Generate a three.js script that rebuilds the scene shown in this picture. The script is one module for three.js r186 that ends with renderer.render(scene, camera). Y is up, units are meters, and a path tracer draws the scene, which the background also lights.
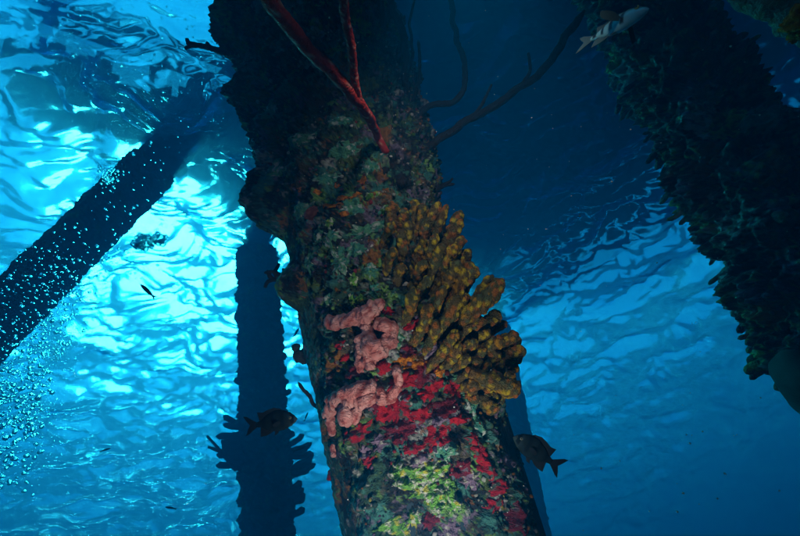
import * as THREE from 'three';
import { createNoise2D, createNoise3D } from 'simplex-noise';
import { mergeGeometries, mergeVertices } from 'three/addons/utils/BufferGeometryUtils.js';

// ------------------------------------------------------------------ camera, sky, sun, strobe, exposure
const rng = (a) => () => { a |= 0; a = a + 0x6D2B79F5 | 0; let t = Math.imul(a ^ a >>> 15, 1 | a); t = t + Math.imul(t ^ t >>> 7, 61 | t) ^ t; return ((t ^ t >>> 14) >>> 0) / 4294967296; };
const V = (x, y, z) => new THREE.Vector3(x, y, z);
const RGB = (r, g, b) => new THREE.Color().setRGB(r, g, b);
const scene = new THREE.Scene();
const FPX = 420, DEPTH = 7.5;                         // focal length in photo pixels; metres of water above the lens
const camera = new THREE.PerspectiveCamera(2 * Math.atan(268 / FPX) * 180 / Math.PI, 800 / 536, 0.05, 400);
{
  const se = 0.802, ce = Math.sqrt(1 - se * se), sr = 0.288, cr = Math.sqrt(1 - sr * sr);
  camera.position.set(0, -DEPTH, 0);
  camera.up.copy(V(0, ce, se).multiplyScalar(cr).addScaledVector(V(1, 0, 0), sr));
  camera.lookAt(camera.position.clone().add(V(0, se, -ce)));
  camera.updateMatrixWorld();
}
const dirOf = (px, py) => V((px - 400) / FPX, -(py - 268) / FPX, -1).normalize().transformDirection(camera.matrixWorld);
const at = (px, py, dist) => camera.position.clone().addScaledVector(dirOf(px, py), dist);
const onY = (px, py, y) => { const d = dirOf(px, py); return camera.position.clone().addScaledVector(d, (y - camera.position.y) / d.y); };
const aboveWater = (px, py, y) => {                 // the point at height y that is seen there, through a flat surface that bends the ray
  const d = dirOf(px, py), p = onY(px, py, 0), h = Math.hypot(d.x, d.z), s = Math.min(.95, h * 1.33), c = Math.sqrt(1 - s * s);
  return p.add(V(d.x / h * s / c * y, y, d.z / h * s / c * y));
};

const sunDir = dirOf(152, 330);
{
  const W = 1024, H = 512, a = new Float32Array(W * H * 4);
  for (let j = 0; j < H; j++) for (let i = 0; i < W; i++) {
    const el = ((j + .5) / H - .5) * Math.PI, az = ((i + .5) / W - .5) * 2 * Math.PI;
    const d = V(Math.cos(el) * Math.cos(az), Math.sin(el), Math.cos(el) * Math.sin(az));
    const ang = Math.acos(Math.max(-1, Math.min(1, d.dot(sunDir))));
    const glow = .28 * Math.exp(-ang * ang / (2 * .25 * .25)) + .36 * Math.exp(-ang / .5);
    const h = Math.pow(1 - Math.sin(Math.max(el, 0)), 2), k = (j * W + i) * 4;
    a[k] = .11 + .05 * h + .95 * glow; a[k + 1] = .17 + .055 * h + 1.0 * glow; a[k + 2] = .26 + .05 * h + 1.05 * glow; a[k + 3] = 1;
  }
  const t = new THREE.DataTexture(a, W, H, THREE.RGBAFormat, THREE.FloatType);
  t.mapping = THREE.EquirectangularReflectionMapping; t.magFilter = THREE.LinearFilter; t.minFilter = THREE.LinearFilter; t.needsUpdate = true;
  scene.background = t; scene.environment = t;
}
const sun = new THREE.DirectionalLight(0xfff3df, 5);
sun.shadow.radius = 50; sun.position.copy(sunDir).multiplyScalar(40); sun.name = 'sun'; scene.add(sun, sun.target);
Object.assign(sun.shadow.camera, { left: -25, right: 25, top: 25, bottom: -25, near: 1, far: 90 }); sun.shadow.mapSize.set(2048, 2048);
// the photographer's two strobes, on long arms below and above the lens: [place, aim, intensity, half angle]
const strobes = [[at(470, 930, .85), at(404, 340, 1.75), .35, .62], [at(480, -250, .9), at(470, 40, 1.05), .2, .7]].map(([from, aim, power, half], i) => {
  const l = new THREE.SpotLight(0xfff6ee, power, 0, half, 1, 2);
  l.position.copy(from); l.target.position.copy(aim); l.shadow.radius = 2; l.castShadow = true; l.name = 'strobe_flash_' + i; scene.add(l, l.target); return { from, aim };
});
const renderer = new THREE.WebGLRenderer();
renderer.toneMapping = THREE.LinearToneMapping; renderer.toneMappingExposure = 8.7; renderer.shadowMap.enabled = true;
scene.fog = new THREE.FogExp2(RGB(0, .4, .95), .12);

// ------------------------------------------------------------------ helpers
const N3 = createNoise3D(rng(11)), M3 = createNoise3D(rng(12)), N2 = createNoise2D(rng(7)), M2 = createNoise2D(rng(8));
const fbm = (p, f, o = 3) => { let s = 0, a = 1, t = 0; for (let i = 0; i < o; i++) { s += a * N3(p.x * f, p.y * f, p.z * f); t += a; a *= .5; f *= 2.1; } return s / t; };
const clamp = (x, a = 0, b = 1) => Math.min(b, Math.max(a, x));
const smooth = (a, b, x) => { const t = clamp((x - a) / (b - a)); return t * t * (3 - 2 * t); };
const lerp = (a, b, t) => a + (b - a) * t;
const hash = (x, y, z) => { let h = Math.imul(x, 374761393) ^ Math.imul(y, 668265263) ^ Math.imul(z, 2147483647 ^ 1274126177); h = Math.imul(h ^ h >>> 13, 1274126177); return ((h ^ h >>> 16) >>> 0) / 4294967296; };
function cell(p, size) {                            // [random number of the nearest cell, distance to it over the size]
  const x = p.x / size, y = p.y / size, z = p.z / size, X = Math.floor(x), Y = Math.floor(y), Z = Math.floor(z);
  let best = 9, id = 0;
  for (let i = -1; i < 2; i++) for (let j = -1; j < 2; j++) for (let k = -1; k < 2; k++) {
    const a = X + i, b = Y + j, c = Z + k, dx = a + hash(a, b, c) - x, dy = b + hash(a + 71, b, c) - y, dz = c + hash(a, b + 53, c) - z, d = dx * dx + dy * dy + dz * dz;
    if (d < best) { best = d; id = hash(a + 7, b + 3, c + 5); }
  }
  return [id, Math.sqrt(best)];
}
const used = {};
const numbered = (n) => { const k = used[n] = (used[n] ?? -1) + 1; return k ? n + '_' + String(k).padStart(3, '0') : n; };
function thing(name, label, category, pos = V(0, 0, 0), group) {
  const o = new THREE.Group(); o.name = numbered(name); o.position.copy(pos); o.userData = { label, category }; if (group) o.userData.group = group; scene.add(o); return o;
}
function single(name, geo, m, label, category, group) {
  const o = new THREE.Mesh(geo, m); o.name = numbered(name); o.userData = { label, category }; if (group) o.userData.group = group; scene.add(o); return o;
}
function part(parent, name, geo, m, label) { const o = new THREE.Mesh(geo, m); o.name = name; if (label) o.userData = { label }; parent.add(o); return o; }
const local = (geo, g) => geo.translate(-g.position.x, -g.position.y, -g.position.z);
function geom(P, I, UV, C) {
  const g = new THREE.BufferGeometry();
  g.setAttribute('position', new THREE.Float32BufferAttribute(P, 3));
  if (UV) g.setAttribute('uv', new THREE.Float32BufferAttribute(UV, 2));
  if (C) g.setAttribute('color', new THREE.Float32BufferAttribute(C, 3));
  g.setIndex(I); g.computeVertexNormals(); return g;
}
// a tube through points; rad(s) is the radius, skin(p, s) adds to it as a share, tint(p, s) colours it
function tube(points, rad, { seg = 30, round = 12, skin, tint, seal = .5 } = {}) {
  const curve = new THREE.CatmullRomCurve3(points, false, 'centripetal'), L = curve.getLength(), fr = curve.computeFrenetFrames(seg, false), P = [], UV = [], C = [], I = [];
  for (let i = 0; i <= seg; i++) {
    const s = i / seg, c = curve.getPointAt(s);
    for (let k = 0; k <= round; k++) {
      const a = k / round * 2 * Math.PI, d = fr.normals[i].clone().multiplyScalar(Math.cos(a)).addScaledVector(fr.binormals[i], Math.sin(a));
      const q = c.clone().addScaledVector(d, rad(s)), r = rad(s) * (1 + (skin ? skin(q, s) : 0)), p = c.clone().addScaledVector(d, r);
      P.push(p.x, p.y, p.z); UV.push(k / round * rad(.5) * 6.28, s * L);
      if (tint) { const t = tint(p, s); C.push(t.r, t.g, t.b); }
    }
  }
  const w = round + 1;
  for (let i = 0; i < seg; i++) for (let k = 0; k < round; k++) { const a = i * w + k; I.push(a, a + 1, a + w, a + 1, a + w + 1, a + w); }
  const base = P.length / 3;
  for (const [i, dirn] of [[0, -1], [seg, 1]]) {
    const c = curve.getPointAt(i / seg).addScaledVector(fr.tangents[i], dirn * rad(i / seg) * seal); P.push(c.x, c.y, c.z); UV.push(0, i ? L : 0);
    if (tint) { const t = tint(c, i / seg); C.push(t.r, t.g, t.b); }
    const top = base + (i ? 1 : 0);
    for (let k = 0; k < round; k++) { const a = i * w + k; if (i) I.push(a, a + 1, top); else I.push(a + 1, a, top); }
  }
  return geom(P, I, UV, tint ? C : null);
}
function blob(r, amp, seed, detail = 3, squash = [1, 1, 1], tint) {
  let g = new THREE.IcosahedronGeometry(1, detail); g.deleteAttribute('normal'); g = mergeVertices(g.deleteAttribute('uv') && g, 1e-4);
  const p = g.attributes.position, v = V(), C = [], UV = [];
  for (let i = 0; i < p.count; i++) {
    v.fromBufferAttribute(p, i); UV.push(v.x * r, v.y * r + v.z * r);
    const k = r * (1 + amp * (N3(v.x * 1.3 + seed, v.y * 1.3, v.z * 1.3) + .5 * N3(v.x * 3 + seed, v.y * 3, v.z * 3)));
    if (tint) { const t = tint(v); C.push(t.r, t.g, t.b); }
    p.setXYZ(i, v.x * k * squash[0], v.y * k * squash[1], v.z * k * squash[2]);
  }
  if (tint) g.setAttribute('color', new THREE.Float32BufferAttribute(C, 3));
  g.setAttribute('uv', new THREE.Float32BufferAttribute(UV, 2)); g.computeVertexNormals(); return g;
}
function noiseTexture(size, octaves, seed, shape = (v) => v) {       // tiles; grey
  const a = new Uint8Array(size * size * 4), rnd = rng(seed), lat = octaves.map(([n]) => Float32Array.from({ length: n * n }, rnd));
  for (let y = 0; y < size; y++) for (let x = 0; x < size; x++) {
    let s = 0, t = 0;
    octaves.forEach(([n, w], o) => {
      const fx = x / size * n, fy = y / size * n, X = Math.floor(fx), Y = Math.floor(fy), u = smooth(0, 1, fx - X), v = smooth(0, 1, fy - Y), l = lat[o], q = (i, j) => l[(j % n) * n + i % n];
      s += w * lerp(lerp(q(X, Y), q(X + 1, Y), u), lerp(q(X, Y + 1), q(X + 1, Y + 1), u), v); t += w;
    });
    const k = (y * size + x) * 4; a[k] = a[k + 1] = a[k + 2] = 255 * clamp(shape(s / t)); a[k + 3] = 255;
  }
  const t = new THREE.DataTexture(a, size, size); t.wrapS = t.wrapT = THREE.RepeatWrapping; t.magFilter = t.minFilter = THREE.LinearFilter; t.needsUpdate = true; return t;
}
const grainTex = noiseTexture(512, [[16, 1], [40, 1], [96, 1], [200, .7]], 3, (v) => (v - .5) * 1.8 + .5);
const poreTex = noiseTexture(512, [[60, 1], [120, .6]], 4, (v) => smooth(.3, .55, v));
grainTex.repeat.set(4, 4); poreTex.repeat.set(5, 5);
const matte = (color, extra = {}) => new THREE.MeshPhysicalMaterial({ color, roughness: .85, specularIntensity: .35, ...extra });
const M = {
  crust: matte(0xffffff, { vertexColors: true, bumpMap: grainTex, bumpScale: .006 }),
  shaft: matte(RGB(.02, .035, .045), { roughness: .95, specularIntensity: .1, bumpMap: grainTex, bumpScale: .003 }),
  red: matte(0xffffff, { vertexColors: true, bumpMap: grainTex, bumpScale: .004 }),
  darkRed: matte(0xffffff, { vertexColors: true, bumpMap: grainTex, bumpScale: .006 }),
  pink: matte(0xffffff, { vertexColors: true, bumpMap: poreTex, bumpScale: .003 }),
  green: matte(0xffffff, { vertexColors: true, bumpMap: grainTex, bumpScale: .008 }),
  orange: matte(0xffffff, { vertexColors: true, bumpMap: poreTex, bumpScale: .004 }),
  tubeSponge: matte(0xffffff, { vertexColors: true, bumpMap: poreTex, bumpScale: .004 }),
  rope: matte(0xffffff, { vertexColors: true, bumpMap: poreTex, bumpScale: .002 }),
  darkRope: matte(RGB(.014, .012, .011), { bumpMap: poreTex, bumpScale: .002 }),
  darkSponge: matte(RGB(.03, .035, .03), { bumpMap: grainTex, bumpScale: .006 }),
  purple: matte(0xffffff, { vertexColors: true, bumpMap: grainTex, bumpScale: .006 }),
  bits: matte(0xffffff, {}),
};

// ------------------------------------------------------------------ water and seabed
function wave(x, z) {
  const wx = x + .35 * M2(x * .5, z * .5), wz = z + .35 * M2(x * .5 + 9, z * .5), ridge = (v) => 1 - 2 * Math.abs(v);
  return .19 * N2(wx / 2.6, wz / 1.8) + .06 * ridge(N2(x / 2.4 + 2, z / 1.1)) + .068 * ridge(N2(wx / 1.15 + 5, wz / .7)) + .033 * ridge(N2(wx / .47, wz / .28 + 3)) + .015 * N2(wx / .2, wz / .125) + .006 * N2(x / .09, z / .065);
}
function seaSheet(N) {
  const k = 3.4, R = 60, cz = -3.5, W = N + 1, P = new Float32Array(W * W * 3), I = new Uint32Array(N * N * 6);
  const s = (t) => R * Math.sinh(k * t) / Math.sinh(k);
  for (let j = 0, o = 0; j <= N; j++) for (let i = 0; i <= N; i++) { const x = s(i / N * 2 - 1), z = cz + s(j / N * 2 - 1); P[o++] = x; P[o++] = wave(x, z); P[o++] = z; }
  for (let j = 0, o = 0; j < N; j++) for (let i = 0; i < N; i++) { const a = j * W + i, c = a + W; I.set([a, c, a + 1, a + 1, c, c + 1], o); o += 6; }
  const g = new THREE.BufferGeometry(); g.setAttribute('position', new THREE.BufferAttribute(P, 3)); g.setIndex(new THREE.BufferAttribute(I, 1)); g.computeVertexNormals(); return g;
}
{
  const face = new THREE.Mesh(seaSheet(700), new THREE.MeshPhysicalMaterial({ color: 0xffffff, roughness: .2, transmission: 1, ior: 1.33, thickness: 1, transparent: true, opacity: .7, side: THREE.DoubleSide }));
  face.name = 'water_surface'; face.userData = { kind: 'structure', label: 'rippled sea surface seen from below' }; scene.add(face);
  const body = new THREE.Mesh(seaSheet(620), new THREE.MeshPhysicalMaterial({ color: RGB(.012, .6, .85), roughness: .4, transmission: 1, ior: 1.0, side: THREE.DoubleSide }));  // added translucent sheet: tints the daylight and gives the surface a soft glow
  body.name = 'added_glow_sheet'; body.position.y = -.03; body.userData = { kind: 'structure', label: 'added translucent blue-green sheet that gives the sea surface its tint and glow' }; scene.add(body);
}
{
  const g = new THREE.PlaneGeometry(120, 120, 120, 120); g.rotateX(-Math.PI / 2);
  const p = g.attributes.position; for (let i = 0; i < p.count; i++) p.setY(i, .35 * N2(p.getX(i) / 9, p.getZ(i) / 9)); g.computeVertexNormals();
  const o = new THREE.Mesh(g, matte(RGB(.3, .29, .24), { bumpMap: grainTex, bumpScale: .02 })); o.position.y = -13; o.name = 'seabed'; o.userData = { kind: 'structure' }; scene.add(o);
}

// ------------------------------------------------------------------ pier deck over the water
const DECK_Y = 2.0;
{
  const t = thing('pier_deck', 'wide dark pier deck overhead, seen through the rippled water surface', 'pier deck', V(2, DECK_Y, 0));
  const slab = (pts, y, h) => { const g = new THREE.ExtrudeGeometry(new THREE.Shape(pts.map((q) => new THREE.Vector2(q.x, -q.z))), { depth: h, bevelEnabled: false }); g.rotateX(-Math.PI / 2); g.translate(0, y, 0); return local(g, t); };
  const conc = matte(RGB(.22, .21, .2), { bumpMap: grainTex, bumpScale: .01 });
  const W = (px, py) => aboveWater(px, py, DECK_Y), c0 = W(500, 272), c1 = W(840, 20), w0 = W(232, 205), w3 = W(245, -40);
  part(t, 'platform', slab([c0, c1, V(c1.x + 1, 0, 6), V(w3.x, 0, 6), w3, w0], DECK_Y, .35), conc);
  { // the walkway's cross planks, of uneven length
    const R = rng(61), a0 = W(232, 182), a1 = W(20, 84), b0 = W(238, 112), b1 = W(28, 56), n = 30;
    for (let i = 0; i < n; i++) { const f = (i + .5) / n, a = a0.clone().lerp(a1, f), b = b0.clone().lerp(b1, f), d = b.clone().sub(a), e = d.clone().normalize(), lo = a.clone().addScaledVector(e, -.3 - .35 * N2(i * .21, 3) - .08 * R()), hi = b.clone().addScaledVector(e, .4 + .5 * N2(i * .17, 9) + .1 * R()), m = lo.clone().lerp(hi, .5), g = new THREE.BoxGeometry(lo.distanceTo(hi), .06, a0.distanceTo(a1) / n * (.94 + .05 * R())); g.rotateY(-Math.atan2(d.z, d.x)); g.translate(m.x, DECK_Y + .05 + .03 * R(), m.z); part(t, 'plank', local(g, t), conc); }
  }
  for (let i = 0; i < 5; i++) { const a = w3.clone().lerp(w0, .02 + .24 * i), b = V(c1.x, 0, 5).lerp(c0, .02 + .24 * i).setY(DECK_Y), d = b.clone().sub(a), g = new THREE.BoxGeometry(d.length() * .96, .35, .3); g.rotateY(-Math.atan2(d.z, d.x)); const m = a.clone().lerp(b, .5); g.translate(m.x, DECK_Y - .178, m.z); part(t, 'beam', local(g, t), conc); }
  for (let i = 0; i < 2; i++) { const g = tube([W(240, 78 - 19 * i), W(150, 44 - 17 * i), W(60 - 10 * i, 8 - 14 * i)], () => .11, { seg: 10, round: 10 }); g.translate(0, -.1, 0); part(t, 'added_shade_pipe', local(g, t), M.shaft); }  // pipes added to dim the bright sky beyond the walkway
}

// ------------------------------------------------------------------ piles
const orangeTint = (w) => RGB(.5, .17, .008).lerp(RGB(.22, .07, .006), clamp(.5 + fbm(w, 40, 2)));
class Pile {
  constructor(p, q, r0, grow) {                     // p is on the lower end, q on the upper; grow(theta, t, point) is the growth's thickness
    this.p = p; this.n = q.clone().sub(p).normalize(); this.r0 = r0; this.grow = grow;
    const c = camera.position.clone().sub(p); this.e1 = c.addScaledVector(this.n, -c.dot(this.n)).normalize(); this.e2 = new THREE.Vector3().crossVectors(this.n, this.e1); // e1 faces the camera
  }
  out(th) { return this.e1.clone().multiplyScalar(Math.cos(th)).addScaledVector(this.e2, Math.sin(th)); }
  axis(t) { return this.p.clone().addScaledVector(this.n, t); }
  rad(th, t) { const g = this.grow(th, t, this.axis(t).addScaledVector(this.out(th), this.r0)); return this.r0 + g; }
  point(th, t, add = 0) { return this.axis(t).addScaledVector(this.out(th), Math.max(this.r0, this.rad(th, t)) + add); }
  coords(w) { const d = w.clone().sub(this.p), t = d.dot(this.n); d.addScaledVector(this.n, -t); return [Math.atan2(d.dot(this.e2), d.dot(this.e1)), t, d.length()]; }
  hit(px, py) {                                     // where the ray through that pixel meets the growth, or where it passes nearest
    const d = dirOf(px, py); let best = [9, 0];
    for (let s = .6; s < 9; s += .006) { const w = camera.position.clone().addScaledVector(d, s), [th, t, r] = this.coords(w), gap = r - Math.max(this.r0, this.rad(th, t)); if (gap < best[0]) best = [gap, s]; if (gap < 0) break; }
    const w = camera.position.clone().addScaledVector(d, best[1]), [th, t] = this.coords(w); return { th, t, w, dist: best[1], gap: best[0] };
  }
  shaft(t0, t1, seg = 48) {
    const g = new THREE.CylinderGeometry(this.r0, this.r0, t1 - t0, seg, 1); g.applyQuaternion(new THREE.Quaternion().setFromUnitVectors(V(0, 1, 0), this.n)); const m = this.axis((t0 + t1) / 2); return g.translate(m.x, m.y, m.z);
  }
  crust(t0, t1, nu, nv, tint, th0 = -Math.PI, th1 = Math.PI) {
    const P = [], UV = [], C = [], I = [];
    for (let j = 0; j <= nv; j++) for (let i = 0; i <= nu; i++) {
      const th = lerp(th0, th1, i / nu), t = lerp(t0, t1, j / nv), w = this.axis(t).addScaledVector(this.out(th), this.rad(th, t)), c = tint(w, th, t);
      P.push(w.x, w.y, w.z); UV.push(th * this.r0, t); C.push(c.r, c.g, c.b);
    }
    for (let j = 0; j < nv; j++) for (let i = 0; i < nu; i++) { const a = j * (nu + 1) + i, b = a + nu + 1; I.push(a, a + 1, b, a + 1, b + 1, b); }
    return geom(P, I, UV, C);
  }
  patch(th0, t0, r, thick, seed, stretch = 1, turn = 0, tint) { // a thin cushion lying on the growth, with a lobed outline
    const rings = 9, seg = 40, P = [], UV = [], C = [], I = []; this.fine = 0;
    for (let j = 0; j <= rings; j++) for (let i = 0; i < seg; i++) {
      const a = i / seg * 2 * Math.PI, q = j / rings, e = r * (1 + .38 * N2(Math.cos(a) * 1.4 + seed, Math.sin(a) * 1.4) + .1 * N2(Math.cos(a) * 4 + seed, Math.sin(a) * 4 + 7) + .06 * N2(Math.cos(a) * 9 + seed, Math.sin(a) * 9 + 3));
      const x = q * e * Math.cos(a) * stretch, y = q * e * Math.sin(a) / stretch, du = x * Math.cos(turn) - y * Math.sin(turn), dv = x * Math.sin(turn) + y * Math.cos(turn);
      const th = th0 + du / this.r0, t = t0 + dv, w0 = this.point(th, t), h = (1 - q ** 5) * thick * (.75 + .7 * fbm(w0, 26, 2)) - q ** 5 * .008, w = this.point(th, t, h);
      P.push(w.x, w.y, w.z); UV.push(th * this.r0, t); if (tint) { const c = tint(w); C.push(c.r, c.g, c.b); }
    }
    for (let j = 0; j < rings; j++) for (let i = 0; i < seg; i++) { const a = j * seg + i, b = j * seg + (i + 1) % seg, c = a + seg, d = b + seg; I.push(a, c, b, b, c, d); }
    this.fine = 1; return geom(P, I, UV, tint ? C : null);
  }
}
const along = (p, q, y) => p.clone().lerp(q, (y - p.y) / (q.y - p.y)); // where the line p-q is at height y
const PAL = [[.28, [.008, .01, .01]], [.17, [.018, .05, .03]], [.15, [.03, .12, .1]], [.09, [.05, .085, .02]], [.07, [.1, .08, .12]], [.06, [.16, .07, .015]], [.06, [.1, .22, .05]], [.05, [.2, .22, .2]], [.07, [.05, .045, .03]]].map(([w, c]) => [w, RGB(...c)]);
const pick = (x) => { for (const [w, c] of PAL) { if (x < w) return c; x -= w; } return PAL[0][1]; };
function mottle(w, scale = 1) {                     // patches of crusting growth of many colours, with ragged borders
  const f = 1 / scale, o = V(w.x + .018 * scale * N3(w.x * 30 * f, w.y * 30 * f, w.z * 30 * f), w.y + .018 * scale * M3(w.x * 30 * f, w.y * 30 * f, w.z * 30 * f), w.z + .012 * scale * N3(w.y * 45 * f, w.z * 45 * f, w.x * 45 * f));
  const a = cell(o, .065 * scale), b = cell(o, .018 * scale), c = pick(a[0]).clone();
  if (b[0] > .55) c.lerp(pick((b[0] * 7.31) % 1), .75);
  return c.multiplyScalar(.7 + .55 * M3(w.x * 90, w.y * 90, w.z * 90) * .5 + .3);
}
const lumpy = (w) => .5 * fbm(w, 4, 2) + .3 * fbm(w, 11, 2) + .2 * fbm(w, 30, 2);

// --- the near pile: bare on its left flank low down, overgrown elsewhere
const A0 = at(445, 536, 1.65), A1 = at(306, 0, 2.5);
const pileA = new Pile(along(A0, A1, -13.2), A1, .315, null);
const tOf = (p, w) => w.clone().sub(p.p).dot(p.n);
const tA0 = tOf(pileA, A0), tA1 = tOf(pileA, A1);
let knobs = []; pileA.fine = 1;
pileA.grow = (th, t, w) => {
  const s = (t - tA0) / (tA1 - tA0), bare = smooth(-.55, -.95, th) * smooth(.62, .45, s);
  let g = lerp(.03, .07, smooth(.35, .95, s)) * (1 - .8 * bare) + .075 * lumpy(w) * (1 - .75 * bare) + .007 * pileA.fine * (1 - .8 * bare) * N3(w.x * 60, w.y * 60, w.z * 60) - .06 * smooth(.7, 1.35, th) * smooth(.6, .4, s);
  for (const [kt, kth, r, h] of knobs) { const d = Math.hypot((th - kth) * .33, t - kt) / r; if (d < 1) g += h * (1 - d * d) ** 1.5; }
  return g;
};
{ const k = (px, py, r, h) => { const q = pileA.hit(px, py); return [q.t, q.th, r, h]; }; knobs = [k(262, 205, .17, .1), k(297, 285, .1, .075), k(240, 95, .16, .05), k(330, 160, .18, .04), k(440, 330, .2, .03), k(228, 30, .14, .06)]; }
const nearPile = thing('pier_pile', 'nearest leaning pile, overgrown with red, pink and green encrusting sponges', 'pile', pileA.p);
const tTopA = tOf(pileA, along(A0, A1, DECK_Y - .002));
part(nearPile, 'shaft', local(pileA.shaft(0, tTopA), nearPile), M.shaft);
part(nearPile, 'growth_crust', local(pileA.crust(tA0 - .35, tA1 + .5, 380, 620, (w) => mottle(w), -2.2, 2.2), nearPile), M.crust, 'mottled crust of algae and small sponges');
{
  const mk = (name, mat, list, thick, tint, label) => list.forEach(([px, py, r, st = 1, turn = 0], i) => { const h = pileA.hit(px, py); part(nearPile, name, local(pileA.patch(h.th, h.t, r * h.dist / FPX * (name === 'red_sponge' ? .88 : name === 'green_algae_patch' ? .8 : 1), thick, px * .37 + py, st, turn, tint), nearPile), mat, label); });
  const film = (a, b, other, share) => (w) => { const v = fbm(w, 30, 3), c = cell(V(w.x + .004 * v, w.y, w.z), .013); return c[0] < share ? RGB(...other) : RGB(...a).lerp(RGB(...b), clamp(.5 + 1.1 * v)); };
  const redTint = film([.3, .005, .012], [.14, .003, .012], [.03, .06, .05], .17), darkRedTint = film([.13, .006, .016], [.06, .006, .014], [.1, .08, .1], .12), purpleTint = film([.17, .12, .17], [.08, .06, .1], [.25, .26, .22], .15);
  mk('red_sponge', M.red, [[383, 368, 9], [416, 325, 9, 1.3], [388, 311, 6], [402, 383, 15, 1.2], [430, 390, 14, 1.3, .4], [451, 387, 13], [394, 408, 19, 1.2, .5], [424, 414, 13, 1.4], [438, 437, 15, 1.2, .3], [412, 449, 10, 1.5], [357, 434, 11, 1.4, .5], [346, 437, 7], [369, 462, 7], [458, 420, 9, 1.5], [481, 453, 10, .8], [486, 470, 10, .8, .3], [503, 488, 9, 1.2], [496, 505, 9, 1.3], [341, 345, 6], [347, 358, 5], [473, 438, 7], [445, 365, 7, 1.6], [330, 475, 5]], .011, redTint);
  mk('dark_red_sponge', M.darkRed, [[400, 430, 15, 1.3], [425, 375, 13], [372, 405, 10], [445, 408, 12, 1.4], [352, 372, 8], [408, 352, 8], [462, 470, 10], [520, 520, 12], [430, 520, 8]], .012, darkRedTint);
  mk('orange_sponge', M.orange, [[404, 361, 9, 1.2], [422, 366, 10, 1.7, -.3], [438, 372, 9, 1.6, -.2], [332, 206, 5, 1.6], [341, 198, 4, 1.5], [318, 193, 3], [355, 196, 4, 1.6], [338, 186, 3], [362, 182, 4], [300, 190, 3], [346, 214, 4, 1.4]], .008, orangeTint);
  const gt = (w) => { const b = cell(w, .012), c = RGB(.1, .28, .035); return b[0] > .78 ? RGB(.36, .4, .31) : b[0] > .5 ? RGB(.05, .15, .04) : b[0] < .1 ? RGB(.3, .3, .03) : c; };
  mk('green_algae_patch', M.green, [[410, 478, 19, 1.2], [432, 470, 15, 1.2], [398, 470, 10], [447, 488, 13], [425, 490, 12, 1.4], [436, 503, 12], [392, 524, 11, 1.4], [415, 518, 9], [455, 505, 10], [355, 280, 8, .7], [352, 300, 7, .7], [405, 530, 9], [330, 222, 6], [372, 196, 6, 1.4], [362, 300, 6], [386, 208, 6]], .014, gt, 'bright green algae with pale specks');
  const tt = (w) => { const b = cell(w, .011); return b[0] > .8 ? RGB(.3, .36, .32) : b[0] > .45 ? RGB(.035, .17, .13) : RGB(.06, .2, .11); };
  mk('teal_crust', M.green, [[300, 210, 10, 1.3], [318, 235, 9], [345, 150, 11, 1.4], [370, 165, 9], [280, 170, 10], [300, 140, 9, 1.5], [330, 180, 9, 1.4], [352, 208, 10], [310, 262, 10, .7], [338, 120, 8, 1.5], [270, 110, 9], [340, 262, 13, .8], [356, 250, 10], [372, 292, 9], [395, 340, 8], [446, 452, 10], [455, 380, 8], [470, 402, 11, .6], [330, 300, 7], [338, 390, 7], [365, 230, 13, 1.6], [330, 236, 9], [372, 270, 8], [480, 425, 8, .7]], .01, tt);
  mk('purple_crust', M.purple, [[436, 420, 8], [420, 462, 9, 1.3], [366, 452, 7], [380, 442, 8], [402, 398, 6], [432, 350, 10, 1.2], [470, 480, 8], [450, 530, 9], [362, 312, 6]], .01, purpleTint);
  // small bits of growth, far too many to count
  const R = rng(5), n = 3600, shapes = blob(1, .22, 3, 2), inst = new THREE.InstancedMesh(shapes, M.bits, n), m4 = new THREE.Matrix4(), q = new THREE.Quaternion();
  const cols = [[.05, .18, .13], [.1, .26, .05], [.32, .36, .3], [.22, .02, .03], [.02, .03, .03], [.28, .26, .03], [.14, .1, .17], [.02, .05, .04], [.3, .13, .02], [.45, .46, .42], [.03, .09, .08], [.015, .015, .015]].map((c) => RGB(...c));
  for (let i = 0; i < n; i++) {
    let th, t, s; do { th = -1.6 + R() * 3.2; t = lerp(tA0 - .1, tA1, R() ** 1.25); s = pileA.rad(th, t) - pileA.r0; } while (s < .012 || (th < -.6 && t < lerp(tA0, tA1, .55) && R() < .93));
    const w = pileA.point(th, t, R() < .35 ? .009 * R() : -.002), r = .0018 + .0055 * R() ** 3;
    const cl = cell(w, .07)[0], k = R() < .8 ? Math.floor(cl * 11.99) : Math.floor(R() * 11.99);
    q.setFromUnitVectors(V(0, 1, 0), V(R() - .5, R() - .5, R() - .5).normalize());
    m4.compose(w.sub(nearPile.position), q, V(r * (.8 + .6 * R()), r * (.7 + .5 * R()), r)); inst.setMatrixAt(i, m4); inst.setColorAt(i, cols[k].clone().multiplyScalar(.2 + .45 * R()));
  }
  inst.name = 'small_growth'; inst.userData = { kind: 'stuff' }; nearPile.add(inst);
}

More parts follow.
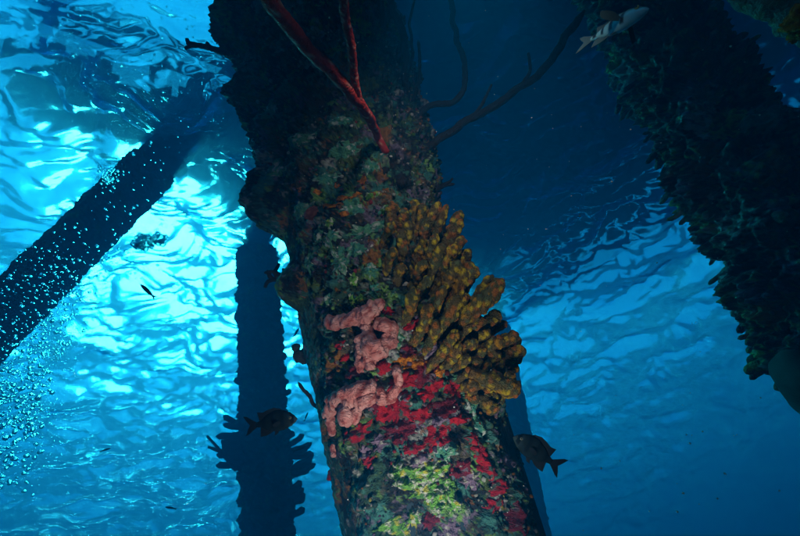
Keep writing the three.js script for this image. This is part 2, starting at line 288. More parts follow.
// ------------------------------------------------------------------ pink sponge colonies (lobed, grown together)
function colony(name, label, links, tint, mat) {    // links: [px1, py1, r1, px2, py2, r2] in pixels
  const pos = pileA.hit(links[0][0], links[0][1]), root = thing(name, label, 'sponge', pos.w), k = pos.dist / FPX;
  const joint = (px, py, r) => { const h = pileA.hit(px, py); return pileA.point(h.th, h.t, r * k * .45); };
  links.forEach(([a, b, r, c, d, s], i) => {
    const p = joint(a, b, r), q = joint(c, d, s), m = joint((a + c) / 2, (b + d) / 2, (r + s) / 2), e = p.clone().sub(q).setLength(r * k * .6);
    const pts = [p.clone().add(e), p.clone().addScaledVector(e, .35), m, q.clone().addScaledVector(e, -.35), q.clone().sub(e)];
    const rad = (x) => k * lerp(r, s, x) * Math.sqrt(Math.max(.03, 1 - Math.abs(2 * x - 1) ** 5));
    part(root, 'lobe', local(tube(pts, rad, { seg: 34, round: 26, skin: (w) => .3 * fbm(w, 22, 2) + .4 * (.45 - cell(w, .02)[1]), tint, seal: .15 }), root), mat);
  });
  return root;
}
const pinkTint = (w) => { const v = fbm(w, 14, 2), k = cell(w, .02), o = cell(V(w.x + .3, w.y, w.z), .034); return RGB(.42, .15, .13).lerp(RGB(.48, .25, .22), clamp(.5 + v)).lerp(RGB(.26, .06, .05), smooth(.5, .8, k[1])).lerp(RGB(.1, .03, .03), o[1] < .13 ? .85 : 0); };
colony('pink_sponge', 'salmon pink lobed sponge spreading beside the tube sponge cluster', [[333, 324, 8, 348, 321, 6], [348, 321, 6, 362, 318, 8], [362, 318, 8, 376, 309, 8], [362, 318, 7, 370, 333, 6], [376, 309, 6, 381, 303, 5], [378, 324, 6, 393, 327, 6], [393, 327, 6, 392, 341, 6], [366, 340, 9, 376, 352, 11], [376, 352, 11, 384, 347, 8], [361, 345, 5, 362, 372, 5], [370, 333, 6, 366, 342, 7], [371, 358, 8, 373, 365, 6], [386, 338, 6, 392, 346, 5], [356, 312, 5, 362, 318, 6]], pinkTint, M.pink);
colony('pink_sponge', 'salmon pink lobed sponge with an upright finger amid the red sponges', [[396, 368, 5, 399, 385, 5], [399, 385, 5, 394, 395, 6], [394, 395, 6, 380, 400, 7], [344, 396, 8, 362, 389, 8], [362, 389, 8, 374, 386, 7], [344, 396, 8, 333, 410, 7], [333, 410, 7, 329, 414, 5], [348, 412, 11, 358, 412, 10], [362, 400, 9, 374, 398, 7], [333, 418, 6, 335, 432, 4], [381, 390, 5, 386, 400, 5], [334, 445, 3, 336, 455, 4], [350, 398, 8, 352, 404, 8], [330, 398, 4, 336, 401, 5]], pinkTint, M.pink);
{
  const h = pileA.hit(313, 213), root = thing('coral_knob', 'small salmon coral knob alone near the dark upper growth', 'coral', h.w);
  const g = blob(1, .12, 9, 4, [1, 1, 1], (v) => cell(v, .22)[1] < .4 ? RGB(.5, .17, .11) : RGB(.3, .08, .05)); g.scale(.031, .021, .021); g.rotateZ(.3); part(root, 'body', g, M.pink);
}

// ------------------------------------------------------------------ orange and yellow tube sponge cluster
{
  const R = rng(21), tips = [[386, 186], [420, 196], [448, 207], [466, 226], [478, 254], [494, 290], [517, 330], [521, 352], [517, 376], [509, 394], [494, 408]], base = [[380, 244], [400, 270], [414, 298], [424, 318], [434, 336], [446, 350], [456, 362], [462, 374], [468, 384], [474, 394], [478, 402]];
  const along2 = (l, s) => { const x = s * (l.length - 1), i = Math.min(l.length - 2, Math.floor(x)), f = x - i; return [lerp(l[i][0], l[i + 1][0], f), lerp(l[i][1], l[i + 1][1], f)]; };
  const root = thing('tube_sponge', 'large fan-shaped cluster of knobbly orange and yellow tube sponges on the near pile', 'sponge', pileA.hit(410, 330).w);
  const tint = (w, q) => { const a = cell(w, .017), v = fbm(w, 9, 2), x = a[0], c = RGB(.045, .055, .02).lerp(RGB(.085, .055, .018), clamp(.5 + v)); return a[1] < .52 ? (x < .26 ? RGB(.3, .095, .014) : x < .44 ? RGB(.36, .18, .01) : x < .74 ? RGB(.42, .32, .012) : x < .86 ? RGB(.07, .1, .05) : c).lerp(c, clamp(a[1] * 1.1 + .35 - .5 * q)) : c; };
  const make = (a, b, da, db, r, sd) => {
    const k = (da + db) / 2 / FPX, p = at(a[0], a[1], da), q = at(b[0], b[1], db), m = p.clone().lerp(q, .5).add(V(R() - .5, R() - .5, R() - .5).multiplyScalar(.03)), tip = q.clone().addScaledVector(q.clone().sub(m).normalize(), 0);
    const rad = (s) => r * k * lerp(.72, 1.08, smooth(0, .8, s)) * Math.sqrt(Math.max(.02, 1 - smooth(.86, 1.0, s) ** 2 * .93));
    part(root, 'tube', local(tube([p, m, tip], rad, { seg: 46, round: 22, skin: (w) => .24 * fbm(w, 26, 2) + .45 * (.42 - cell(w, .017)[1]), tint, seal: .12 }), root), M.tubeSponge);
  };
  const surf = (px, py) => { const h = pileA.hit(px, py); return h.gap < 0 ? h.dist + .03 : h.dist; };
  for (let layer = 0; layer < 4; layer++) {
    const n = [27, 22, 17, 12][layer], lo = [.4, .1, -.2, -.42][layer], hi = [1, .74, .46, .2][layer];
    for (let i = 0; i < n; i++) {
      const s = clamp((i + .5 + (R() - .5) * .7) / n), b0 = along2(base, s), t0 = along2(tips, s), e = hi + (R() - .5) * .2 - (layer ? 0 : .06 * R()), jx = (R() - .5) * 8, jy = (R() - .5) * 6;
      const a = [lerp(b0[0], t0[0], lo), lerp(b0[1], t0[1], lo)], b = [lerp(b0[0], t0[0], e) + jx, lerp(b0[1], t0[1], e) + jy];
      const d = surf(...b0);
      make(a, b, d + .03 - .01 * layer, d + [.06, .0, -.05, -.09][layer] + (R() - .5) * .05, 4.4 + R() * 2.2, i);
    }
  }
  { const d = surf(440, 340); make([456, 330], [503, 279], d, d + .02, 7.5, 1); make([470, 372], [520, 392], d, d + .03, 8, 2); make([478, 398], [497, 413], d + .05, d + .06, 7, 3); }
}

// ------------------------------------------------------------------ rope sponges and twigs on the near pile
const ropeTint = (w) => { const b = cell(w, .0075); return b[1] < .3 ? RGB(.7, .3, .22) : RGB(.62, .055, .04).lerp(RGB(.42, .025, .022), clamp(.5 + fbm(w, 30, 2))); };
function branches(name, label, category, list, mat, tint, knob = .12) { // list: [radius in px, taper, [px, py, dist]...]
  const root = thing(name, label, category, at(...list[0][2]));
  const kink = (pts, k) => { const c = new THREE.CatmullRomCurve3(pts, false, 'centripetal'), n = Math.max(4, Math.round(c.getLength() / .035)); return Array.from({ length: n + 1 }, (_, i) => { const p = c.getPointAt(i / n), e = i && i < n ? k : 0; return p.add(V(N3(p.x * 14, p.y * 14, p.z * 14), M3(p.x * 14, p.y * 14, p.z * 14), N3(p.y * 14, p.z * 14, p.x * 14)).multiplyScalar(e)); }); };
  for (const [r, taper, ...pts] of list) {
    const k = pts[pts.length >> 1][2] / FPX, rad = (s) => r * k * lerp(1, taper, s) * Math.sqrt(Math.max(.05, 1 - smooth(.96, 1, s)));
    part(root, 'branch', local(tube(kink(pts.map((p) => at(...p)), r * k * (tint ? .25 : .55)), rad, { seg: 60, round: 12, skin: (w) => knob * fbm(w, 40, 2) + .3 * (.4 - cell(w, .008)[1]), tint, seal: .3 }), root), mat);
  }
  return root;
}
const dA = (px, py) => pileA.hit(px, py).dist;
branches('red_rope_sponge', 'bright red forked rope sponge rising from the near pile', 'sponge', [
  [5.4, 1.2, [386, 152, dA(386, 152)], [376, 132, 1.4], [360, 104, 1.1], [330, 71, 1.0], [300, 39, .94], [268, -4, .88], [245, -34, .85]],
  [4.4, .9, [362, 108, 1.11], [357, 90, 1.06], [352, 55, 1.0], [344, 0, .93], [341, -30, .9]],
  [3.4, .9, [311, 52, .975], [300, 33, .95], [289, 19, .93], [276, 5, .91], [262, -16, .89]]], M.rope, ropeTint, .1);
branches('dark_rope_sponge', 'long dark rope sponge reaching from the near pile towards the raked pile', 'sponge', [
  [3.6, 1, [383, 172, dA(383, 172)], [400, 163, 1.65], [430, 146, 1.65], [470, 119, 1.7], [510, 95, 1.75], [545, 66, 1.8], [566, 38, 1.85], [585, 10, 1.9]],
  [3, .8, [410, 121, 1.72], [432, 106, 1.72], [458, 99, 1.75], [466, 72, 1.78], [456, 38, 1.8], [449, -10, 1.85]], [2, .6, [470, 119, 1.7], [486, 98, 1.72], [492, 84, 1.74]], [2, .6, [520, 88, 1.76], [530, 70, 1.78], [528, 52, 1.8]]], M.darkRope);
branches('dark_rope_sponge', 'dark vertical rope sponges hanging beside the red rope sponge', 'sponge', [
  [4, .8, [400, 184, dA(395, 184)], [404, 150, 1.75], [405, 90, 1.8], [403, 40, 1.8], [386, -10, 1.85]],
  [3.4, .8, [392, 168, dA(390, 168)], [397, 140, 1.85], [398, 90, 1.9], [388, 50, 1.95], [378, -6, 2]], [2.2, .6, [403, 120, 1.8], [415, 96, 1.8], [420, 70, 1.82], [418, 40, 1.84]], [1.8, .6, [398, 90, 1.9], [412, 60, 1.9], [410, 20, 1.92], [416, -8, 1.94]]], M.darkRope);
branches('dark_twig', 'thin dark forked twig above the tube sponge cluster', 'sponge', [
  [2.4, .6, [404, 204, 1.72], [425, 195, 1.7], [438, 189, 1.7], [455, 184, 1.7]], [1.9, .6, [436, 190, 1.7], [446, 183, 1.7], [453, 178, 1.7]]], M.darkRope);
branches('dark_twig', 'dark forked twig jutting from the left edge of the near pile high up', 'sponge', [
  [2.8, .7, [228, 54, dA(240, 56)], [213, 49, 2.15], [198, 46, 2.1], [186, 43, 2.08]], [2, .7, [192, 45, 2.09], [188, 41, 2.08], [187, 38, 2.08]], [1.8, .7, [196, 46, 2.1], [189, 47, 2.09], [185, 49, 2.09]], [1.8, .7, [212, 49, 2.15], [208, 45, 2.14], [206, 42, 2.14]]], M.darkRope);
branches('bushy_twig', 'small tangled dark twig on the near pile before the far vertical pile', 'sponge', [
  [2.6, .8, [292, 284, dA(300, 285)], [283, 283, 1.8], [274, 279, 1.78], [267, 270, 1.76]], [2.2, .7, [278, 281, 1.79], [276, 272, 1.77], [280, 263, 1.76]], [2.2, .7, [274, 279, 1.78], [268, 281, 1.76], [265, 288, 1.75]], [2, .7, [283, 283, 1.8], [280, 275, 1.77], [270, 272, 1.75], [264, 273, 1.75]], [1.9, .7, [286, 284, 1.8], [284, 275, 1.78], [283, 268, 1.77]]], M.darkRope);
branches('dark_twig', 'straight bare dark twig slanting down to the near pile beside the dark fish', 'sponge', [
  [2.4, .7, [328, 420, dA(335, 421)], [318, 408, 1.62], [308, 396, 1.6], [298, 382, 1.58]]], M.darkRope);
{
  const root = thing('ball_sponge', 'dark two-lobed ball sponge budding from the bare flank of the near pile', 'sponge', at(299, 350, 1.7));
  for (const [px, py, r, s] of [[299, 356, 6, 1], [296, 348, 4.5, 2], [303, 359, 5, 3], [306, 353, 6, 4]]) { const g = blob(r * 1.7 / FPX, .15, s, 3); const w = at(px, py, 1.7 + .006 * s); g.translate(w.x, w.y, w.z); part(root, 'lobe', local(g, root), M.darkSponge); }
}

// ------------------------------------------------------------------ raked pile on the right, thick with hanging growth
const darkMottle = (w) => mottle(w, 1.6);
const D0 = at(848, 350, 2.25), D1 = at(646, 0, 2.9);
const pileD = new Pile(along(D0, D1, -13.2), D1, .17, null);
const tD0 = tOf(pileD, D0), tD1 = tOf(pileD, D1), tDend = tOf(pileD, at(860, 376, 2.22));
pileD.grow = (th, t, w) => lerp(-.03, lerp(.075, .085, smooth(tD0, tD1, t)), smooth(tDend - .03, tDend + .09, t)) + (.12 * lumpy(w) + .02 * N3(w.x * 34, w.y * 34, w.z * 34)) * smooth(tDend - .05, tDend + .05, t) - .07 * smooth(.7, 1.4, th) * smooth(tD0, lerp(tD0, tD1, .3), t);
const rakedPile = thing('pier_pile', 'dark raked pile shaggy with hanging growth that ends in a ragged skirt', 'pile', pileD.p);
{
  part(rakedPile, 'shaft', local(pileD.shaft(0, tOf(pileD, along(D0, D1, DECK_Y - .002))), rakedPile), M.shaft);
  part(rakedPile, 'growth_crust', local(pileD.crust(tDend - .03, tD1 + .6, 220, 420, darkMottle), rakedPile), M.crust);
  const R = rng(33);
  const finger = (th, t, len, r, down, k = 0) => {  // a soft lobe standing off the growth
    const p = pileD.point(th, t, -.03), o = pileD.out(th), q = p.clone().addScaledVector(o, len).addScaledVector(pileD.n, down * len), m = p.clone().lerp(q, .5).add(V(R() - .5, R() - .5, R() - .5).multiplyScalar(len * .3));
    part(rakedPile, 'finger_sponge', local(tube([p, m, q], (s) => r * lerp(1.1, .75, s) * Math.sqrt(Math.max(.03, 1 - smooth(.8, 1, s) ** 2)), { seg: 10, round: 9, skin: (w) => .25 * fbm(w, 30, 2), tint: darkMottle, seal: .2 }), rakedPile), M.crust);
  };
  for (let i = 0; i < 90; i++) { const s = i / 90; finger(-1.62 + .5 * (R() - .5), lerp(tDend + .02, tD1 - .2, s), .03 + .07 * R() ** 2, .008 + .014 * R(), -.7 + .5 * R()); }
  for (let i = 0; i < 46; i++) finger(1.5 + .4 * (R() - .5), lerp(tDend + .1, tD1 - .1, R()), .03 + .06 * R() ** 2, .012 + .014 * R(), -.3 + .6 * R());
  for (let i = 0; i < 100; i++) finger(-1.3 + 2.6 * R(), lerp(tDend, tD1, R()), .03 + .05 * R(), .01 + .015 * R(), -.6 + .8 * R());
  for (let i = 0; i < 34; i++) finger(-1.6 + 2.2 * R(), tDend + .03 * R(), .03 + .04 * R(), .016 + .014 * R(), -1.6 - R());
  for (const [px, py, r] of [[778, 129, 12], [792, 124, 10], [765, 132, 12], [798, 128, 9]]) { const g = blob(r * 2.35 / FPX, .3, px, 3, [1, 1, 1], (v) => mottle(v.clone().multiplyScalar(.05).addScalar(px), 1)), w = at(px, py, 2.36); g.translate(w.x, w.y, w.z); part(rakedPile, 'lobe', local(g, rakedPile), M.crust); }
}
{
  const w = at(824, 393, 1.55), root = thing('rounded_sponge', 'smooth grey-green rounded sponge hanging at the skirt of the raked pile', 'sponge', w), g = blob(1, .05, 2, 4);
  g.scale(.075, .13, .075); part(root, 'body', g, matte(RGB(.07, .13, .13), { bumpMap: grainTex, bumpScale: .012 }));
  const st = tube([w.clone(), w.clone().lerp(at(835, 360, 2.0), .5), at(838, 350, 2.12)], () => .03, { seg: 8, round: 8 }); part(root, 'stalk', local(st, root), M.darkSponge);
}
{
  const p = at(726, -50, 1.3), q = at(846, 38, 1.3), pipe = new Pile(p, q, .036, (th, t, w) => .022 + .03 * lumpy(w)), root = thing('encrusted_pipe', 'crusted grey-green pipe with an orange sponge, crossing above the raked pile', 'pipe', p), L = p.distanceTo(q);
  part(root, 'shaft', local(pipe.shaft(-.2, L + .2, 24), root), M.shaft);
  part(root, 'growth_crust', local(pipe.crust(-.1, L + .1, 90, 160, (w) => mottle(w, .8).lerp(RGB(.1, .2, .16), .55)), root), M.crust);
  for (const [px, py, r] of [[794, 22, 7], [799, 34, 5], [801, 12, 6]]) { const h = pipe.hit(px, py); part(root, 'orange_sponge', local(pipe.patch(h.th, h.t, r * 1.3 / FPX, .012, px, 1, 0, orangeTint), root), M.orange); }
}

// ------------------------------------------------------------------ far piles
function farPile(lo, hi, r, thick, label, seed, nu, nv, below, sharp = 1) {
  const bottom = below ?? along(lo, hi, -13.2), pl = new Pile(bottom, hi, r, null); pl.grow = (th, t, w) => thick * (.7 + 1.1 * lumpy(V(w.x + seed, w.y, w.z)) * sharp);
  const root = thing('pier_pile', label, 'pile', bottom), T = tOf(pl, along(lo, hi, DECK_Y - .002)), tl = tOf(pl, lo), th = tOf(pl, hi);
  part(root, 'shaft', local(pl.shaft(0, T), root), M.shaft);
  part(root, 'growth_crust', local(pl.crust(Math.max(0, tl - .8), th + .05, nu, nv, (w) => mottle(w, 2)), root), M.crust);
  return [pl, root, tl, th];
}
const B0 = at(0, 320, 8.4), B1 = onY(152, 168, 0);
farPile(B0, B1, .34, .07, 'blue silhouetted pile slanting up to the surface behind the bubbles', 3, 110, 260, null, .8);
const C0 = at(268, 536, 7.5), C1 = onY(257, 255, 0);
{
  const [pl, root, tl, th] = farPile(C0, C1, .3, .11, 'far upright pile silhouetted behind a dark oval fish', 17, 130, 320), R = rng(44);
  const lobe = (px, py, n, spread, len, r, side) => { const h = pl.hit(px, py); for (let i = 0; i < n; i++) { const p = pl.point(h.th + (R() - .5) * .5, h.t + (R() - .5) * spread, -.05), o = pl.out(h.th), q = p.clone().addScaledVector(o, len * (.6 + .6 * R())).add(V(0, len * (.8 * R() - .1), 0)).addScaledVector(pl.e2, side * len * .3); part(root, 'finger_sponge', local(tube([p, p.clone().lerp(q, .5).add(V(0, -.02, 0)), q], (s) => r * (.9 + .3 * s) * Math.sqrt(Math.max(.04, 1 - smooth(.85, 1, s))), { seg: 8, round: 8, skin: (w) => .2 * fbm(w, 20, 1), seal: .2 }), root), M.darkSponge); } };
  lobe(240, 452, 14, .8, .3, .042, -1); lobe(291, 462, 16, .52, .3, .045, 1); lobe(293, 500, 8, .45, .18, .045, 1); lobe(237, 330, 6, .75, .1, .045, -1); lobe(280, 360, 8, 1.2, .1, .042, 1); lobe(240, 400, 8, .9, .12, .045, -1); lobe(284, 415, 8, .75, .12, .045, 1);
  const fan = [[[236, 470, 7.35], [226, 458, 7.28], [217, 447, 7.28], [207, 436, 7.28]], [[228, 460, 7.3], [224, 450, 7.28], [222, 440, 7.28]], [[222, 452, 7.3], [214, 449, 7.28], [208, 447, 7.28]]];
  for (const f of fan) part(root, 'sea_whip', local(tube(f.map((p) => at(...p)), (s) => .033 * (1 - .5 * s), { seg: 12, round: 7 }), root), M.darkRope);
}
farPile(at(528, 520, 9.3), onY(497, 330, 0), .3, .07, 'faint blue pile far behind the near pile and the fish', 29, 60, 120);

// ------------------------------------------------------------------ fish
function fishShape(prof, tint) {                    // prof: [x, top, bottom, half width]
  const P = [], C = [], I = [], UV = [], seg = 20;
  const at1 = (x) => { for (let i = 0; i < prof.length - 1; i++) if (x <= prof[i + 1][0]) { const a = prof[i], b = prof[i + 1], f = smooth(0, 1, (x - a[0]) / (b[0] - a[0])), g = (x - a[0]) / (b[0] - a[0]); return [1, 2, 3].map((k) => lerp(a[k], b[k], lerp(g, f, .5))); } return prof.at(-1).slice(1); };
  const x0 = prof[0][0], x1 = prof.at(-1)[0], nx = 44;
  for (let i = 0; i <= nx; i++) { const x = lerp(x0, x1, 1 - (1 - i / nx) ** 1.3), [t, b, w] = at1(x), cy = (t + b) / 2, h = (t - b) / 2; for (let k = 0; k < seg; k++) { const a = k / seg * 2 * Math.PI, y = cy + h * Math.sin(a), z = w * Math.cos(a) * (1 - .15 * Math.abs(Math.sin(a))); P.push(x, y, z); UV.push(x, y); const c = tint(x, (y - cy) / (h + 1e-6)); C.push(c.r, c.g, c.b); } }
  for (let i = 0; i < nx; i++) for (let k = 0; k < seg; k++) { const a = i * seg + k, b = i * seg + (k + 1) % seg, c = a + seg, d = b + seg; I.push(a, b, c, b, d, c); }
  for (const i of [0, nx]) { const c = P.length / 3; const [t, b] = at1(i ? x1 : x0); P.push(i ? x1 + .008 : x0, (t + b) / 2, 0); UV.push(0, 0); const q = tint(i ? x1 : x0, 0); C.push(q.r, q.g, q.b); for (let k = 0; k < seg; k++) { const a = i * seg + k, d = i * seg + (k + 1) % seg; if (i) I.push(a, d, c); else I.push(d, a, c); } }
  return geom(P, I, UV, C);
}
const fin = (pts, z = .006) => { const s = new THREE.Shape(); s.moveTo(...pts[0]); s.splineThru(pts.slice(1).map((p) => new THREE.Vector2(...p))); const g = new THREE.ExtrudeGeometry(s, { depth: z, bevelEnabled: false, curveSegments: 10 }); return g.translate(0, 0, -z / 2); };
const poly = (pts, z = .006) => { const s = new THREE.Shape(pts.map((p) => new THREE.Vector2(...p))); const g = new THREE.ExtrudeGeometry(s, { depth: z, bevelEnabled: false }); return g.translate(0, 0, -z / 2); };
function fish(kind, label, head, tail, up, group, small) {
  const mid = head.clone().lerp(tail, .5), L = head.distanceTo(tail), X = head.clone().sub(tail).normalize(), Y = up.clone().addScaledVector(X, -up.dot(X)).normalize(), Z = X.clone().cross(Y);
  const root = thing(kind === 'sergeant' ? 'striped_fish' : 'dark_fish', label, 'fish', mid, group); root.quaternion.setFromRotationMatrix(new THREE.Matrix4().makeBasis(X, Y, Z)); root.scale.setScalar(L);
  const S = kind === 'sergeant', slim = kind === 'slim';
  const prof = (slim ? [[-.3, .03, -.03, .016], [-.1, .09, -.08, .05], [.15, .11, -.1, .065], [.35, .08, -.07, .05], [.46, .035, -.035, .03], [.5, .008, -.012, .008]]
    : [[-.27, .045, -.045, .016], [-.19, .062, -.06, .026], [-.05, .15, -.14, .055], [.1, .205, -.185, .078], [.24, .195, -.175, .083], [.37, .135, -.13, .068], [.455, .06, -.075, .04], [.5, .0, -.035, .01]]).map(([x, a, b, w]) => S ? [x, a * .62, b * .62, w * .95] : [x, a, b, w]);
  const tint = (x, y) => {
    if (!S) { const bar = Math.sin(x * 34) > .55 && y > -.6; return bar ? RGB(.003, .007, .009) : RGB(.006, .014, .017).lerp(RGB(.03, .06, .06), smooth(.3, .46, x) * .6); }
    const bars = [-.2, -.06, .08, .22].some((b, i) => Math.abs(x - b) < .03) && y > -.7; return bars ? RGB(.008, .01, .012) : y > .55 ? RGB(.1, .2, .16) : RGB(.14, .34, .34);
  };
  const bodyMat = S ? matte(0xffffff, { vertexColors: true, roughness: .4, specularIntensity: 1 }) : matte(0xffffff, { vertexColors: true, roughness: .8, specularIntensity: .1 });
  const finMat = matte(S ? RGB(.04, .1, .11) : RGB(.006, .011, .013), S ? { transmission: .4, roughness: .95 } : {});
  part(root, 'body', fishShape(prof, tint), bodyMat);
  const k = slim ? .55 : S ? .62 : 1;
  part(root, 'tail_fin', poly([[-.25, .04], [-.33, .075 * k + .02], [-.43, .15 * k + .02], [-.5, .19 * k], [-.45, .1 * k], [-.39, .01], [-.44, -.08 * k], [-.48, -.17 * k], [-.42, -.13 * k - .02], [-.33, -.07 * k - .02], [-.25, -.04]]), finMat);
  if (!small) {
    part(root, 'dorsal_fin', poly([[.26, .17 * k], [.2, .225 * k], [.08, .26 * k], [-.04, .235 * k], [-.13, .205 * k], [-.235, .225 * k], [-.215, .13 * k], [-.2, .05], [-.05, .1 * k], [.1, .16 * k]]), finMat);
    part(root, 'anal_fin', poly([[.04, -.16 * k], [-.02, -.2 * k], [-.1, -.225 * k], [-.215, -.23 * k], [-.2, -.12 * k], [-.19, -.045], [-.05, -.1 * k]]), finMat);
    for (const s of [-1, 1]) {
      const pf = fin([[0, .02], [-.07, .035], [-.15, .0], [-.13, -.05], [-.05, -.035], [0, -.015]], .004); if (S) pf.scale(1.5, 1.5, 1); pf.rotateY(s * (S ? 1.25 : .7)); pf.translate(.2, -.02, s * .078); part(root, 'pectoral_fin', pf, finMat);
      const vf = poly([[.16, -.15 * k], [.1, -.235 * k], [.06, -.25 * k], [.08, -.15 * k]], .005); vf.rotateX(s * -.25); vf.translate(0, 0, s * -.01); part(root, 'pelvic_fin', vf, finMat);
      const e = new THREE.SphereGeometry(.027, 16, 12); e.scale(1, 1, .5); e.translate(.385, .035, s * .057); const eye = part(root, 'eye', e, matte(S ? RGB(.35, .3, .1) : RGB(.1, .13, .1), { roughness: .2 }));
      const pu = new THREE.SphereGeometry(.014, 12, 8); pu.scale(1, 1, .5); pu.translate(.387, .035, s * .066); part(eye, 'pupil', pu, matte(RGB(.004, .004, .005), { roughness: .1 }));
    }
  }
  return root;
}
const camUp = V(0, 1, 0).transformDirection(camera.matrixWorld), camRight = V(1, 0, 0).transformDirection(camera.matrixWorld), camBack = V(0, 0, 1).transformDirection(camera.matrixWorld);
fish('chromis', 'dark oval fish with forked tail swimming before the far upright pile', at(297, 418, 1.28), at(244, 427, 1.32), camUp.clone().addScaledVector(camBack, -.15));
fish('chromis', 'grey-green oval fish with forked tail nosing up beside the near pile', at(514, 436, 1.34), at(563, 470, 1.4), camUp.clone().multiplyScalar(1).addScaledVector(camRight, .55).addScaledVector(camBack, -.2));
fish('sergeant', 'silver fish with black bars gliding in front of the raked pile', at(649, 8, 1.05), at(577, 47, 1.16), camUp.clone().addScaledVector(camBack, -.9));
fish('slim', 'small slender dark fish below the heart-shaped bubble', at(140, 284, 2.6), at(156, 299, 2.65), camUp, null, true);
for (const [px, py, dx, dy, d] of [[299, 449, 7, -3, 4], [306, 417, 2, -5, 4.2], [171, 508, -6, -1, 4.5], [105, 450, 6, -2, 4.5], [296, 333, 3, -5, 4.6]]) fish('slim', 'tiny faint fish far off in the blue water', at(px + dx, py + dy, d), at(px - dx, py - dy, d), camUp, 'tiny fish far off in the blue water', true);

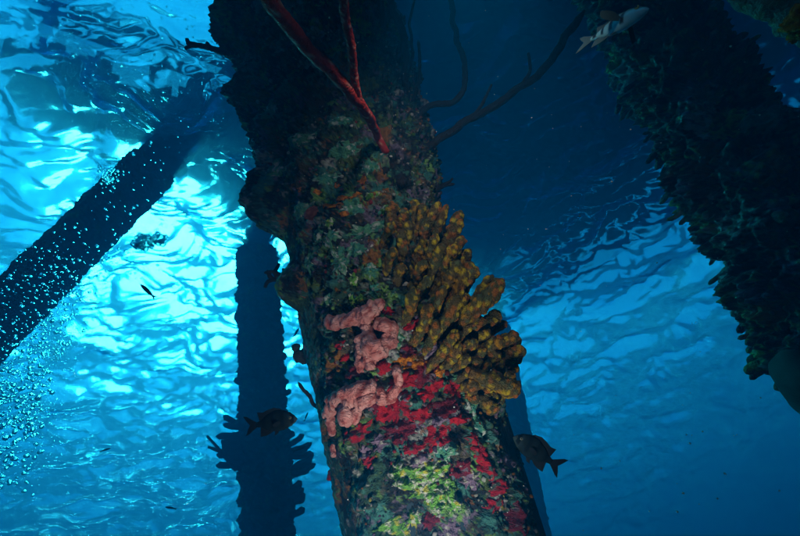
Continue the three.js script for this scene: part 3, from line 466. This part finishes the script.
// ------------------------------------------------------------------ bubbles: hollows of air in the water (faces turned inward)
const air = new THREE.MeshPhysicalMaterial({ color: 0xffffff, roughness: 0, transmission: 1, ior: 1.33, thickness: .01 });
function inward(g) { const i = g.index.array; for (let k = 0; k < i.length; k += 3) { const t = i[k]; i[k] = i[k + 1]; i[k + 1] = t; } g.computeVertexNormals(); return g; }
{
  const kinds = [1, 2, 3, 4].map((s) => inward(blob(1, .18, s * 5, 2, [1, .6 + .08 * s, 1]))), R = rng(77), list = [];
  const gauss = () => (R() + R() + R() - 1.5) / .75;
  const add = (px, py, r) => list.push([px, py, r]);
  for (let i = 0; i < 760; i++) { const s = R(), c = [lerp(-10, 92, s), lerp(400, 290, s)]; add(c[0] + gauss() * 22, c[1] + gauss() * 30, .35 + 1.1 * R() ** 3); }
  for (let i = 0; i < 190; i++) { const s = R(), c = [lerp(0, 60, s), lerp(330, 250, s)]; add(c[0] + gauss() * 20, c[1] + gauss() * 28, .35 + .9 * R() ** 3); }
  for (let i = 0; i < 320; i++) add(20 + gauss() * 26, 420 + gauss() * 45, .4 + 1.5 * R() ** 3);
  for (let i = 0; i < 110; i++) { const s = R(); add(lerp(40, 160, s) + gauss() * 30, lerp(290, 160, s) + gauss() * 30, .4 + 1.1 * R() ** 3); }
  for (let i = 0; i < 60; i++) add(108 + gauss() * 8, 176 + gauss() * 9, .5 + 1 * R() ** 2);
  for (let i = 0; i < 90; i++) add(135 + gauss() * 26, 255 + gauss() * 20, .4 + 1.2 * R() ** 3);
  for (let i = 0; i < 320; i++) add(160 + gauss() * 90, 60 + gauss() * 70, .3 + .7 * R() ** 2);
  const ok = list.filter(([px, py]) => px > -30 && px < 225 && py > 0 && py < 500 && Math.hypot(px - 150, py - 241) > 22).sort((a, b) => b[2] - a[2]);
  const groupName = 'air bubbles drifting up round the slanting pile', m4 = new THREE.Matrix4(), q = new THREE.Quaternion(), inst = new THREE.InstancedMesh(kinds[1], air, Math.max(1, ok.length - 300));
  ok.forEach(([px, py, r], i) => {
    const d = 2.6 + 1.8 * R(), w = at(px, py, d), s = r * d / FPX; q.setFromEuler(new THREE.Euler((R() - .5) * .9, R() * 6.28, (R() - .5) * .9));
    if (i < 300) { const o = single('air_bubble', kinds[i % 4], air, 'small flattened air bubble rising round the slanting pile', 'bubble', groupName); o.position.copy(w); o.quaternion.copy(q); o.scale.setScalar(s); } else inst.setMatrixAt(i - 300, m4.compose(w, q, V(s, s, s)));
  });
  inst.name = 'fine_bubbles'; inst.userData = { kind: 'stuff', label: 'fine air bubbles in the rising stream', category: 'bubbles' }; scene.add(inst);
  const root = thing('large_bubble', 'large heart-shaped double air bubble in the bright patch of surface', 'bubble', at(150, 241, 2.9)), k = 2.9 / FPX;
  for (const [px, py, rx, ry, n] of [[144, 242, 11, 8, 90], [159, 239, 9, 6, 60]]) { // each lobe a clump of fine bubbles
    const c = at(px, py, 2.9), bits = [];
    for (let i = 0; i < n; i++) { const a = R() * 6.283, q = Math.sqrt(R()), r = (1.1 + 1.5 * R() ** 2) * k, g = kinds[i % 4].clone().scale(r, r, r), w = at(px + rx * q * Math.cos(a), py + ry * q * Math.sin(a), 2.9 + (R() - .5) * .05).sub(root.position); bits.push(g.translate(w.x, w.y, w.z)); }
    part(root, 'lobe', mergeGeometries(bits), air);
  }
}

// ------------------------------------------------------------------ drifting specks, and the photographer's strobe
{
  const R = rng(91), n = 150, g = blob(1, .3, 2, 1), inst = new THREE.InstancedMesh(g, matte(RGB(.5, .55, .5)), n), m4 = new THREE.Matrix4(), q = new THREE.Quaternion();
  for (let i = 0; i < n; i++) { const d = .5 + 1.1 * R(), s = (.25 + .55 * R() ** 3) * d / FPX; inst.setMatrixAt(i, m4.compose(at(300 + 500 * R(), 536 * R(), d), q, V(s, s, s))); }
  inst.name = 'drifting_specks'; inst.userData = { kind: 'stuff', label: 'pale specks of plankton drifting in the water', category: 'plankton' }; scene.add(inst);
}
strobes.forEach(({ from, aim }, i) => {
  const back = from.clone().sub(aim).normalize(), root = thing('underwater_strobe', ['black underwater strobe on a low arm, aimed up at the near pile', 'black underwater strobe on a high arm, aimed at the red rope sponge'][i], 'strobe', from.clone().addScaledVector(back, .03));
  root.quaternion.setFromUnitVectors(V(0, 1, 0), back);
  part(root, 'housing', new THREE.LatheGeometry([[0, 0], [.05, 0], [.055, .01], [.05, .06], [.045, .14], [.03, .155], [0, .157]].map((p) => new THREE.Vector2(...p)), 32), matte(RGB(.02, .02, .02), { roughness: .5 }));
  const lens = new THREE.CylinderGeometry(.042, .042, .006, 32); lens.translate(0, -.004, 0); part(root, 'lamp_lens', lens, new THREE.MeshStandardMaterial({ color: 0x222222, emissive: 0xfff6ee, emissiveIntensity: .6 }));
});
scene.traverse((o) => { if (o.isMesh) { o.castShadow = true; o.receiveShadow = true; } });
sun.castShadow = true;
renderer.render(scene, camera);
